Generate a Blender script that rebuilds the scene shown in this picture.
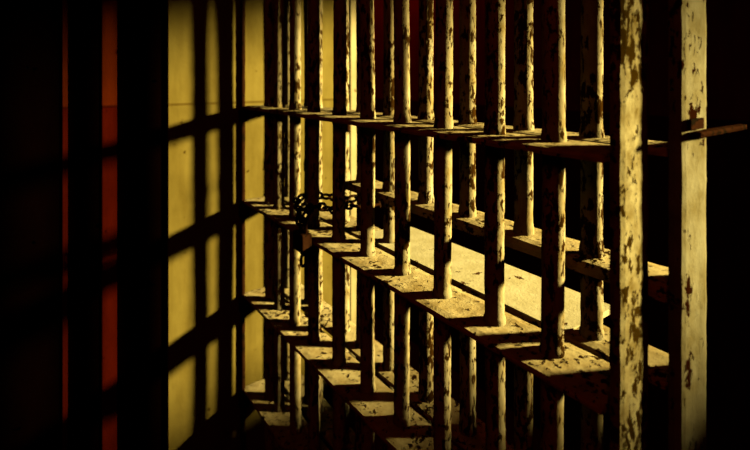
import bpy, bmesh, math, random
from mathutils import Vector, Matrix, noise
PI = math.pi
for o in list(bpy.data.objects): bpy.data.objects.remove(o)
sc = bpy.context.scene
EYE = 1.45
# world: +Y runs along the barred grilles away from the camera, +X goes through them into the cell

# ---------------------------------------------------------------- camera
cd = bpy.data.cameras.new('camera'); cam = bpy.data.objects.new('camera', cd); sc.collection.objects.link(cam)
cam.location = (0, 0, EYE); cam.rotation_euler = (PI/2, 0, -math.atan(345/480))
cd.sensor_width = 36; cd.lens = 36*480/750; cd.shift_y = -(225-77)/750; cd.clip_start = 0.02
cd.dof.use_dof = True; cd.dof.focus_distance = 0.72; cd.dof.aperture_fstop = 4.5
sc.camera = cam

# ---------------------------------------------------------------- world, light, exposure
w = bpy.data.worlds.new('night'); sc.world = w; w.use_nodes = True
bg = w.node_tree.nodes['Background']; bg.inputs[0].default_value = (0.05, 0.004, 0.001, 1); bg.inputs[1].default_value = 0.02

def spot(name, loc, target, energy, col, size, blend, rad):
    l = bpy.data.lights.new(name, 'SPOT'); o = bpy.data.objects.new(name, l); sc.collection.objects.link(o)
    o.location = loc; o.rotation_euler = (Vector(target)-Vector(loc)).to_track_quat('-Z', 'Y').to_euler()
    l.energy = energy; l.color = col; l.spot_size = math.radians(size); l.spot_blend = blend; l.shadow_soft_size = rad
    return o
LAMP = (3.075, -1.209, EYE+0.53)
spot('window_floodlight', LAMP, (0.45, 0.75, EYE-0.42), 42000, (1.0, 0.81, 0.34), 50, 0.3, 0.11)
def area(name, loc, target, energy, col, sx, sy):
    l = bpy.data.lights.new(name, 'AREA'); o = bpy.data.objects.new(name, l); sc.collection.objects.link(o)
    l.shape = 'RECTANGLE'; l.size = sx; l.size_y = sy; l.energy = energy; l.color = col
    o.location = loc; o.rotation_euler = (Vector(target)-Vector(loc)).to_track_quat('-Z', 'Y').to_euler()
    return o
area('red_fill_cell', (1.25, 2.0, 2.42), (1.2, 2.6, 1.2), 95.0, (1.0, 0.07, 0.03), 0.5, 0.5)  # added fill with no known source, tints the far cell wall red

area('red_fill_corridor', (-0.8, -0.6, 2.3), (0.5, 0.7, 1.2), 22.0, (1.0, 0.09, 0.02), 0.6, 0.6)  # added fill without a real lamp, reddens the dark sides of the bars

sc.view_settings.view_transform = 'Standard'; sc.view_settings.look = 'None'
sc.view_settings.exposure = 0.0; sc.view_settings.gamma = 1.0; sc.view_settings.use_curve_mapping = False

# ---------------------------------------------------------------- materials
class NT:
    def __init__(s, name):
        s.m = bpy.data.materials.new(name); s.m.use_nodes = True; s.t = s.m.node_tree
        s.b = s.t.nodes['Principled BSDF']; s.co = s.t.nodes.new('ShaderNodeTexCoord')
    def n(s, k, **kw):
        q = s.t.nodes.new(k)
        for a, v in kw.items(): setattr(q, a, v)
        return q
    def l(s, a, b): s.t.links.new(a, b)
    def mapped(s, sx=1, sy=1, sz=1, off=0.0):
        m = s.n('ShaderNodeMapping'); m.inputs['Scale'].default_value = (sx, sy, sz); m.inputs['Location'].default_value = (off, off, off)
        s.l(s.co.outputs['Object'], m.inputs[0]); return m.outputs[0]
    def noise(s, vec, scale, detail=4, rough=0.6, dist=0.0):
        q = s.n('ShaderNodeTexNoise'); q.inputs['Scale'].default_value = scale; q.inputs['Detail'].default_value = detail
        q.inputs['Roughness'].default_value = rough; q.inputs['Distortion'].default_value = dist
        s.l(vec, q.inputs['Vector']); return q.outputs['Fac']
    def ramp(s, fac, stops):
        r = s.n('ShaderNodeValToRGB'); e = r.color_ramp.elements
        while len(e) < len(stops): e.new(0.5)
        for i, (p, c) in enumerate(stops): e[i].position = p; e[i].color = (*c, 1) if len(c) == 3 else c
        s.l(fac, r.inputs[0]); return r.outputs[0]
    def mix(s, fac, a, b, mode='MIX'):
        q = s.n('ShaderNodeMix', data_type='RGBA', blend_type=mode)
        if isinstance(fac, float): q.inputs[0].default_value = fac
        else: s.l(fac, q.inputs[0])
        for v, i in ((a, 6), (b, 7)):
            if isinstance(v, tuple): q.inputs[i].default_value = (*v, 1)
            else: s.l(v, q.inputs[i])
        return q.outputs[2]
    def math(s, op, a, b=0.0):
        q = s.n('ShaderNodeMath', operation=op)
        for v, i in ((a, 0), (b, 1)):
            if isinstance(v, (int, float)): q.inputs[i].default_value = v
            else: s.l(v, q.inputs[i])
        return q.outputs[0]
    def bump(s, h, strength, dist):
        q = s.n('ShaderNodeBump'); q.inputs['Strength'].default_value = strength; q.inputs['Distance'].default_value = dist
        s.l(h, q.inputs['Height']); s.l(q.outputs[0], s.b.inputs['Normal'])

ALBEDO_CUT = 0.075     # all colours darkened to cut bounced light and deepen the shade
def cut_albedo(c): return tuple(v*ALBEDO_CUT for v in c)
def painted_iron(name, paint, worn, rust, cover, blotch=45, rough=0.5, stretch=0.45, top_fade=0.0, scabs=()):
    """old paint over iron: paint, thin dirty paint, and chips down to dark rust. cover = threshold (higher: less rust)"""
    paint, worn, rust = cut_albedo(paint), cut_albedo(worn), cut_albedo(rust)
    k = NT(name); v = k.mapped(1, 1, stretch); v2 = k.mapped(1, 1, 1, 3.1)
    big = k.noise(v, blotch, 5, 0.62, 0.4); fine = k.noise(v2, 260, 3, 0.7); slow = k.noise(v2, 9, 3, 0.5)
    h = k.math('ADD', big, k.math('MULTIPLY', k.math('SUBTRACT', slow, 0.5), 0.45))
    h = k.math('ADD', h, k.math('MULTIPLY', k.math('SUBTRACT', fine, 0.5), 0.22))
    for (sx, sz, rx, rz) in scabs:   # single rust scabs at their own places on the thing
        m = k.n('ShaderNodeMapping'); m.inputs['Location'].default_value = (-sx/rx, 0, -sz/rz); m.inputs['Scale'].default_value = (1/rx, 0, 1/rz)
        k.l(k.co.outputs['Object'], m.inputs[0])
        ln = k.n('ShaderNodeVectorMath', operation='LENGTH'); k.l(m.outputs[0], ln.inputs[0])
        h = k.math('ADD', h, k.math('MULTIPLY', k.math('MAXIMUM', k.math('SUBTRACT', 1.0, ln.outputs['Value']), 0.0), 0.30))
    if top_fade:   # extra rust colour on the upper stretch imitates the light fading out
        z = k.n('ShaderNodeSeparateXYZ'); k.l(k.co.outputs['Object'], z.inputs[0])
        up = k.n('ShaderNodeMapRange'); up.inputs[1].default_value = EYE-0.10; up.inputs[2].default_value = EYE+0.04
        up.inputs[3].default_value = 0; up.inputs[4].default_value = top_fade
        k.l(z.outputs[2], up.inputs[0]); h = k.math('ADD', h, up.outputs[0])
    chip = k.ramp(h, [(cover, (0, 0, 0)), (cover+0.03, (1, 1, 1))])
    tone = k.ramp(k.noise(v2, 30, 5, 0.7), [(0.35, paint), (0.68, worn)])
    col = k.mix(chip, tone, rust)
    k.l(col, k.b.inputs['Base Color'])
    rr = k.mix(chip, (rough,)*3, (0.85,)*3); k.l(rr, k.b.inputs['Roughness'])
    k.b.inputs['Specular IOR Level'].default_value = 0.0
    hh = k.math('SUBTRACT', k.math('MULTIPLY', fine, 0.35), k.math('MULTIPLY', chip, 0.8))
    hh = k.math('ADD', hh, k.math('MULTIPLY', big, 0.6))
    k.bump(hh, 0.9, 0.0016)
    return k.m

CREAM, OCHRE, RUST = (0.32, 0.275, 0.155), (0.18, 0.125, 0.035), (0.022, 0.009, 0.001)
M_bar   = painted_iron('chipped cream paint', CREAM, OCHRE, RUST, 0.55, 130, 0.45)
M_rear  = painted_iron('rusted cream paint', CREAM, OCHRE, RUST, 0.52, 120, 0.45)
M_rail  = painted_iron('pitted rail paint', (0.50, 0.41, 0.20), (0.26, 0.18, 0.06), RUST, 0.58, 90, 0.6, 1.0)
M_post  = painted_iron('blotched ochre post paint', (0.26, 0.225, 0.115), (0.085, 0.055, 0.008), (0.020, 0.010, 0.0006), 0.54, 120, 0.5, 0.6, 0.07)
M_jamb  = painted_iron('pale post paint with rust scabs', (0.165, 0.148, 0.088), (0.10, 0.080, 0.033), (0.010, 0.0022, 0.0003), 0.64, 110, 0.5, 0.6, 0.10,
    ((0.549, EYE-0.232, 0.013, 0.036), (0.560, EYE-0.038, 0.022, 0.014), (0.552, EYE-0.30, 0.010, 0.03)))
M_tray  = painted_iron('worn tray paint', (0.50, 0.45, 0.27), (0.38, 0.33, 0.17), (0.07, 0.03, 0.008), 0.66, 40, 0.55, 1.0)
M_dark  = painted_iron('dark rusted iron', (0.022, 0.008, 0.003), (0.012, 0.004, 0.0015), (0.006, 0.004, 0.002), 0.55, 60, 0.6, 1.0)

def plaster(name, upper, lower, line, dado, bumpy=0.3, crack=True):
    upper, lower = cut_albedo(upper), cut_albedo(lower)
    k = NT(name); v = k.mapped(1, 1, 1); vs = k.mapped(3.0, 3.0, 0.5)
    z = k.n('ShaderNodeSeparateXYZ'); k.l(k.co.outputs['Object'], z.inputs[0])
    step = k.ramp(k.math('MULTIPLY_ADD', z.outputs[2], 1.0), [(0.0, lower), (1.0, upper)])
    mr = k.n('ShaderNodeMapRange'); mr.inputs[1].default_value = dado-0.002; mr.inputs[2].default_value = dado+0.002
    k.l(z.outputs[2], mr.inputs[0])
    base = k.mix(mr.outputs[0], lower, upper)
    blot = k.ramp(k.noise(v, 7, 6, 0.65), [(0.3, (0.72, 0.70, 0.62)), (0.65, (1, 1, 1))])
    streak = k.ramp(k.noise(vs, 9, 4, 0.6), [(0.28, (0.70, 0.66, 0.55)), (0.6, (1, 1, 1))])
    spots = k.ramp(k.noise(v, 38, 2, 0.5), [(0.70, (1, 1, 1)), (0.745, (0.32, 0.25, 0.15))])
    col = k.mix(1.0, k.mix(1.0, k.mix(1.0, base, blot, 'MULTIPLY'), streak, 'MULTIPLY'), spots, 'MULTIPLY')
    d = k.math('ABSOLUTE', k.math('SUBTRACT', z.outputs[2], dado))
    ln = k.ramp(k.math('MULTIPLY', d, 100.0), [(0.22, line), (0.38, (1, 1, 1))])
    col = k.mix(1.0, col, ln, 'MULTIPLY')
    k.l(col, k.b.inputs['Base Color']); k.b.inputs['Roughness'].default_value = 0.85
    k.b.inputs['Specular IOR Level'].default_value = 0.0
    k.bump(k.noise(v, 45, 5, 0.7), bumpy, 0.003)
    return k.m
M_wall = plaster('mustard painted plaster', (0.150, 0.114, 0.026), (0.142, 0.107, 0.024), (0.62, 0.55, 0.45), EYE-0.066)
M_red  = plaster('oxblood painted plaster', (0.10, 0.010, 0.006), (0.03, 0.004, 0.003), (0.8, 0.8, 0.8), EYE-0.13)
M_strip= plaster('pale painted corner strip', (0.32, 0.27, 0.14), (0.32, 0.27, 0.14), (0.7, 0.6, 0.5), EYE-0.9, 0.6)
M_floor= plaster('dark worn concrete', (0.04, 0.012, 0.006), (0.04, 0.012, 0.006), (1, 1, 1), 5)

# ---------------------------------------------------------------- mesh helpers
def link(name, bm, mat, parent=None, smooth=False):
    me = bpy.data.meshes.new(name); bm.normal_update(); bm.to_mesh(me); bm.free()
    me.materials.append(mat)
    if smooth:
        for p in me.polygons: p.use_smooth = True
    o = bpy.data.objects.new(name, me); sc.collection.objects.link(o); o.parent = parent
    return o
def empty(name, loc=(0, 0, 0)):
    o = bpy.data.objects.new(name, None); o.empty_display_size = 0.1; sc.collection.objects.link(o); o.location = loc; return o
def tag(o, label, cat, group=None):
    o['label'] = label; o['category'] = cat
    if group: o['group'] = group
    return o
def box(bm, x0, x1, y0, y1, z0, z1, bev=0.0, seg=2):
    r = bmesh.ops.create_cube(bm, size=1, matrix=Matrix.Translation(((x0+x1)/2, (y0+y1)/2, (z0+z1)/2)) @ Matrix.Diagonal((x1-x0, y1-y0, z1-z0, 1)))
    if bev:
        es = list({e for v in r['verts'] for e in v.link_edges})
        bmesh.ops.bevel(bm, geom=es, offset=bev, segments=seg, affect='EDGES', profile=0.6)
    return bm
def struct(name, *boxes, mat):
    bm = bmesh.new()
    for b in boxes: box(bm, *b)
    o = link(name, bm, mat); o['kind'] = 'structure'; return o
def rough_box(x0, x1, y0, y1, z0, z1, step=0.012, amp=0.0008, cut=None):
    """a flat iron bar with slightly uneven, hand-painted faces (grid skin on all six faces, corners softened)"""
    bm = bmesh.new(); L = (x1-x0, y1-y0, z1-z0)
    n = [max(2, min(260, int(round(l/step)))) for l in L]
    n = [max(2, q) for q in n]; vd = {}
    def V(i, j, k):
        if (i, j, k) not in vd:
            p = Vector((x0+L[0]*i/n[0], y0+L[1]*j/n[1], z0+L[2]*k/n[2]))
            e = [(i in (0, n[0])), (j in (0, n[1])), (k in (0, n[2]))]
            if sum(e) >= 2:      # soften the arrises
                c = Vector(((x0+x1)/2, (y0+y1)/2, (z0+z1)/2))
                for a in range(3):
                    if e[a]: p[a] += math.copysign(min(0.0012, L[a]*0.12), c[a]-p[a])
            q = noise.noise_vector(p*38)*amp + noise.noise_vector(p*120)*amp*0.4
            vd[(i, j, k)] = bm.verts.new(p+q)
        return vd[(i, j, k)]
    for (a, b, c) in ((0, 1, 2), (1, 2, 0), (2, 0, 1)):
        for side in (0, n[c]):
            for i in range(n[a]):
                for j in range(n[b]):
                    idx = []
                    for (di, dj) in ((0, 0), (1, 0), (1, 1), (0, 1)):
                        t = [0, 0, 0]; t[a] = i+di; t[b] = j+dj; t[c] = side; idx.append(V(*t))
                    if side == 0: idx.reverse()
                    bm.faces.new(idx)
    return bm
def rod(x, y, z0, z1, r, collars=(), seed=0.0, step=0.012, n=20, bend=0.0):
    """round iron bar, slightly lumpy with old paint, with a small weld swelling where it meets each rail"""
    zs = [z0 + i*(z1-z0)/max(2, int((z1-z0)/step)) for i in range(max(2, int((z1-z0)/step))+1)]
    for c in collars:
        if z0 < c < z1: zs += [c, c+0.003, c+0.006, c-0.014]
    zs = sorted(zs); bm = bmesh.new(); rings = []
    for z in zs:
        fl = 0.0
        for c in collars:
            if c-0.016 < z < c+0.008: fl = max(fl, 0.0016)
        ring = []
        cx = x + bend*noise.noise(Vector((seed, 0.3, z*2.0)))*0.004; cy = y + bend*noise.noise(Vector((seed, 7.3, z*2.0)))*0.004
        for k in range(n):
            a = 2*PI*k/n; d = Vector((math.cos(a), math.sin(a), 0))
            rr = r + fl + 0.0006*noise.noise(Vector((d.x*1.5+seed, d.y*1.5, z*45))) + 0.0004*noise.noise(Vector((d.x*4+seed, d.y*4, z*140)))
            ring.append(bm.verts.new((cx+d.x*rr, cy+d.y*rr, z)))
        rings.append(ring)
    for a, b in zip(rings, rings[1:]):
        for k in range(n): bm.faces.new((a[k], a[(k+1) % n], b[(k+1) % n], b[k]))
    bm.faces.new(list(reversed(rings[0]))); bm.faces.new(rings[-1])
    return bm

# ---------------------------------------------------------------- setting
TW = 1.215            # the end wall the grilles run into
CEIL = 2.45
struct('floor', (-1.4, 2.45, -3.2, 2.9, -0.1, 0), mat=M_floor)
struct('ceiling', (-1.4, 2.45, -3.2, 2.9, CEIL, CEIL+0.1), mat=M_floor)
struct('wall_end', (0.268, 0.835, TW, TW+0.14, 0, CEIL), mat=M_wall)
# pale strip of the wall's corner
bm = bmesh.new(); box(bm, 0.775, 0.835, TW-0.012, TW+0.14, 0, CEIL, 0.004)
o = link('trim_1', bm, M_strip); o['kind'] = 'structure'
struct('wall_far', (0.835, 2.45, 2.6, 2.75, 0, CEIL), mat=M_red)
M_shade = plaster('near-black painted shade', (0.001, 0.0002, 0.0001), (0.001, 0.0002, 0.0001), (1, 1, 1), 5)
M_light_strip = plaster('dim red painted light', (0.09, 0.012, 0.001), (0.05, 0.0035, 0.0006), (0.5, 0.5, 0.5), EYE-0.066)
d1 = struct('shade_panel_1', (-1.3, 0.268, TW+0.012, TW+0.14, 0, CEIL), mat=M_shade)  # added near-black panel stands in for the shaded stretch of wall
for xa, xb in ((0.130, 0.160), (0.056, 0.066)):  # added red strips imitate dim streaks of light in that shade
    bm = bmesh.new(); box(bm, xa, xb, TW+0.007, TW+0.013, 0.05, CEIL-0.05, 0.002); link('light_strip', bm, M_light_strip, d1)
struct('wall_left', (-1.4, -1.3, -3.2, 2.75, 0, CEIL), mat=M_red)
WX = 1.7                                   # wall of the cell; its unseen splayed opening is made up to shape the beam
def prism(bm, poly, x0, x1):
    A = [bm.verts.new((x0, y, z)) for y, z in poly]; B = [bm.verts.new((x1, y, z)) for y, z in poly]
    bm.faces.new(A); bm.faces.new(list(reversed(B)))
    for k in range(len(poly)):
        q = (k+1) % len(poly); bm.faces.new((A[q], A[k], B[k], B[q]))
    return bm
wl, wh = (-0.70, EYE+0.22, EYE+0.27), (0.30, EYE-0.30, EYE+0.335)      # y, sill, head
bm = bmesh.new()
prism(bm, [(-3.2, 0), (wl[0], 0), (wl[0], CEIL), (-3.2, CEIL)], WX, WX+0.05)
prism(bm, [(wh[0], 0), (2.6, 0), (2.6, CEIL), (wh[0], CEIL)], WX, WX+0.05)
prism(bm, [(wl[0], 0), (wh[0], 0), (wh[0], wh[1]), (wl[0], wl[1])], WX, WX+0.05)
prism(bm, [(wl[0], wl[2]), (wh[0], wh[2]), (wh[0], CEIL), (wl[0], CEIL)], WX, WX+0.05)
bmesh.ops.recalc_face_normals(bm, faces=bm.faces)
o = link('wall_right', bm, M_red); o['kind'] = 'structure'
struct('wall_back', (-1.4, WX+0.15, -3.3, -3.2, 0, CEIL), mat=M_red)

# ---------------------------------------------------------------- grilles
RH = 0.010                     # rail thickness
TOPS = [EYE+0.42, EYE-0.074, EYE-0.318, EYE-0.56, EYE-0.805, 0.38, 0.12]
LOW = TOPS
# front grille: the sliding cell door
gate = empty('barred_gate', (0.49, 0.25, 0))
def part(name, bm, mat, root, label=None, smooth=False):
    bm.transform(Matrix.Translation(-Vector(root.location)))
    o = link(name, bm, mat, root, smooth)
    if label: o['label'] = label
    return o
# materials use object coordinates: keep the mesh data in world numbers by giving the roots no offset
gate.location = (0, 0, 0)
tag(gate, 'nearer barred gate with thick round bars and a blotched ochre flat end post', 'cell gate')
for z in TOPS:
    part('rail', rough_box(0.447, 0.527, 0.247, TW, z-RH, z), M_rail, gate)
for i in range(10):
    y = (0.331, 0.416, 0.513, 0.611, 0.708, 0.803, 0.908, 0.994, 1.083, 1.138)[i]
    part('bar', rod(0.491, y, 0.0, CEIL, 0.0128, TOPS, i*3.7, bend=1.0), M_bar, gate, smooth=True)
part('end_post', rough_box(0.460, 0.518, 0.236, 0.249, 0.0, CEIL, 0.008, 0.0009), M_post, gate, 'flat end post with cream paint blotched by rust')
part('post_flange', rough_box(0.520, 0.533, 0.250, 0.264, 0.0, CEIL, 0.008, 0.0009), M_dark, gate, 'dark strip beside the end post')  # narrow strip in the dark iron material
# thin rod with a collar at each rail by the wall
hr = part('hinge_rod', rod(0.447, TW-0.007, 0.0, CEIL, 0.0060, (), 51, n=14), M_dark, gate, 'thin dark rod at the wall', True)
for z in TOPS:
    bm = rod(0.447, TW-0.013, z-0.040, z-RH-0.001, 0.0125, (), 9, 0.006, 12)
    link('collar', bm, M_dark, hr, True)

# rear grille: the fixed one, with the food slot
grille = empty('fixed_grille')
tag(grille, 'farther barred grille with a food slot and a pale flat post with rust scabs', 'cell grille')
MID = EYE-0.219
for z in TOPS:
    part('rail', rough_box(0.537, 0.600, 0.228, TW, z-RH, z), M_rail, grille)
part('rail', rough_box(0.537, 0.600, 0.228, 0.862, MID-0.018, MID), M_rail, grille, 'short rail above the food slot')
for i in range(10):
    y = (0.324, 0.426, 0.532, 0.630, 0.736, 0.831, 0.902, 1.021, 1.066, 1.179)[i]
    if i in (1, 2, 3):         # interrupted by the food slot
        part('bar', rod(0.563, y, MID-0.020, CEIL, 0.0128, TOPS+[MID], 40+i*2.9, bend=0.3), M_rear, grille, smooth=True)
        part('bar', rod(0.563, y, 0.0, EYE-0.318-RH+0.002, 0.0128, TOPS, 60+i*2.9, bend=0.3), M_rear, grille, smooth=True)
    else:
        part('bar', rod(0.563, y, 0.0, CEIL, 0.0128, TOPS+[MID], 80+i*2.9, bend=1.0), M_rear, grille, smooth=True)
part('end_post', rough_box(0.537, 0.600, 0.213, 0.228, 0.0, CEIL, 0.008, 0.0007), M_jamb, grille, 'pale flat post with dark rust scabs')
# tray: shelf plate behind the slot, far corner rounded
bm = bmesh.new(); zt = EYE-0.3165
pts = [(0.538, 0.345), (0.655, 0.345)]
R = 0.030
for k in range(9):
    a = k/8*PI/2; pts.append((0.655-R+R*math.cos(a), 0.80-R+R*math.sin(a)))
pts.append((0.538, 0.80))
top = [bm.verts.new((x, y, zt)) for x, y in pts]; bot = [bm.verts.new((x, y, zt-0.008)) for x, y in pts]
bm.faces.new(top); bm.faces.new(list(reversed(bot)))
for k in range(len(pts)):
    q = (k+1) % len(pts); bm.faces.new((top[q], top[k], bot[k], bot[q]))
part('slot_tray', bm, M_tray, grille, 'pale shelf plate of the food slot')

# slide bolt on the pale post
bolt = empty('slide_bolt'); tag(bolt, 'dark flat bolt lever sticking out sideways from the pale post', 'bolt')
zb = EYE-0.055
part('lever', rough_box(0.548, 0.680, 0.200, 0.212, zb-0.007, zb, 0.006, 0.0005), M_dark, bolt)
bm = bmesh.new()
box(bm, 0.546, 0.578, 0.2085, 0.2125, zb+0.0005, zb+0.012, 0.001)
part('mounting_plate', bm, M_dark, bolt)

# latch pin under the top rail
lp = empty('latch_pin'); tag(lp, 'small dark pin hanging under the top rail beside the pale wall strip', 'pin')
part('pin', rod(0.552, 0.868, EYE-0.118, EYE-0.086, 0.005, (), 2, 0.004, 12), M_dark, lp, smooth=True)
part('pin_head', rod(0.552, 0.868, EYE-0.090, EYE-0.0855, 0.009, (), 5, 0.003, 14), M_dark, lp, smooth=True)

# ---------------------------------------------------------------- chain and padlock
def torus_link(center, tangent, roll, L=0.029, Wd=0.020, r=0.0030):
    """one oval chain link, long axis along tangent"""
    bm = bmesh.new(); nseg, ns = 20, 8
    t = tangent.normalized(); up = Vector((0, 0, 1)) if abs(t.z) < 0.9 else Vector((1, 0, 0))
    s = t.cross(up).normalized(); u = s.cross(t); s2 = s*math.cos(roll)+u*math.sin(roll); n2 = t.cross(s2)
    rings = []
    h = (L-Wd)/2; rad = Wd/2-r
    for k in range(nseg):
        a = 2*PI*k/nseg; ca, sa = math.cos(a), math.sin(a)
        off = h if ca >= 0 else -h
        p = center + t*(off+ca*rad) + s2*(sa*rad); out = t*ca + s2*sa
        rings.append([bm.verts.new(p + out*(r*math.cos(b)) + n2*(r*math.sin(b))) for b in [2*PI*j/ns for j in range(ns)]])
    for k in range(nseg):
        A, B = rings[k], rings[(k+1) % nseg]
        for j in range(ns): bm.faces.new((A[j], B[j], B[(j+1) % ns], A[(j+1) % ns]))
    return bm
def catmull(P, per=40):
    out = []
    Q = [P[0]] + P + [P[-1]]
    for i in range(1, len(Q)-2):
        for k in range(per):
            t = k/per; a, b, c, d = Q[i-1], Q[i], Q[i+1], Q[i+2]
            out.append(0.5*((2*b)+(c-a)*t+(2*a-5*b+4*c-d)*t*t+(3*b-a-3*c+d)*t**3))
    out.append(P[-1]); return out
def run_chain(P, root, pitch=0.0215):
    c = catmull(P); acc = 0; last = c[0]; k = 0; nxt = pitch/2
    for a, b in zip(c, c[1:]):
        seg = (b-a).length
        while acc+seg >= nxt:
            p = a.lerp(b, (nxt-acc)/seg)
            part('link', torus_link(p, b-a, 0.35 + (k % 2)*PI/2), M_dark, root, smooth=True)
            k += 1; nxt += pitch
        acc += seg
V = Vector
chain = empty('chain'); tag(chain, 'dark rusty chain looped round the bars and tied to the padlock', 'chain')
run_chain([V((0.430, 0.836, EYE-0.280)), V((0.452, 0.852, EYE-0.262)), V((0.490, 0.868, EYE-0.268)), V((0.521, 0.880, EYE-0.282)),
           V((0.536, 0.850, EYE-0.268)), V((0.540, 0.810, EYE-0.262)), V((0.563, 0.797, EYE-0.262)), V((0.588, 0.805, EYE-0.262)),
           V((0.597, 0.835, EYE-0.262)), V((0.586, 0.866, EYE-0.262)), V((0.555, 0.870, EYE-0.262)), V((0.532, 0.905, EYE-0.262)), V((0.515, 0.940, EYE-0.262)),
           V((0.488, 0.945, EYE-0.262)), V((0.462, 0.928, EYE-0.264)), V((0.442, 0.880, EYE-0.270)), V((0.430, 0.850, EYE-0.284))], chain)
run_chain([V((0.430, 0.835, EYE-0.322)), V((0.430, 0.835, EYE-0.362))], chain)
lock = empty('padlock'); tag(lock, 'dark padlock hanging from the chain in front of the nearer gate', 'padlock')
bm = bmesh.new(); box(bm, 0.417, 0.439, 0.816, 0.858, EYE-0.336, EYE-0.300, 0.004, 3)
part('body', bm, M_dark, lock)
bm = bmesh.new()
path = [V((0.430, 0.825, EYE-0.302)), V((0.430, 0.825, EYE-0.284))] + [V((0.430, 0.837-0.012*math.cos(a), EYE-0.284+0.012*math.sin(a))) for a in [PI*k/8 for k in range(1, 8)]] + [V((0.430, 0.849, EYE-0.284)), V((0.430, 0.849, EYE-0.302))]
rings = []
for i, p in enumerate(path):
    t = (path[min(i+1, len(path)-1)]-path[max(i-1, 0)]).normalized(); a = V((1, 0, 0)); b = t.cross(a)
    rings.append([bm.verts.new(p+(a*math.cos(q)+b*math.sin(q))*0.003) for q in [2*PI*j/10 for j in range(10)]])
for A, B in zip(rings, rings[1:]):
    for j in range(10): bm.faces.new((A[j], B[j], B[(j+1) % 10], A[(j+1) % 10]))
part('shackle', bm, M_dark, lock, smooth=True)
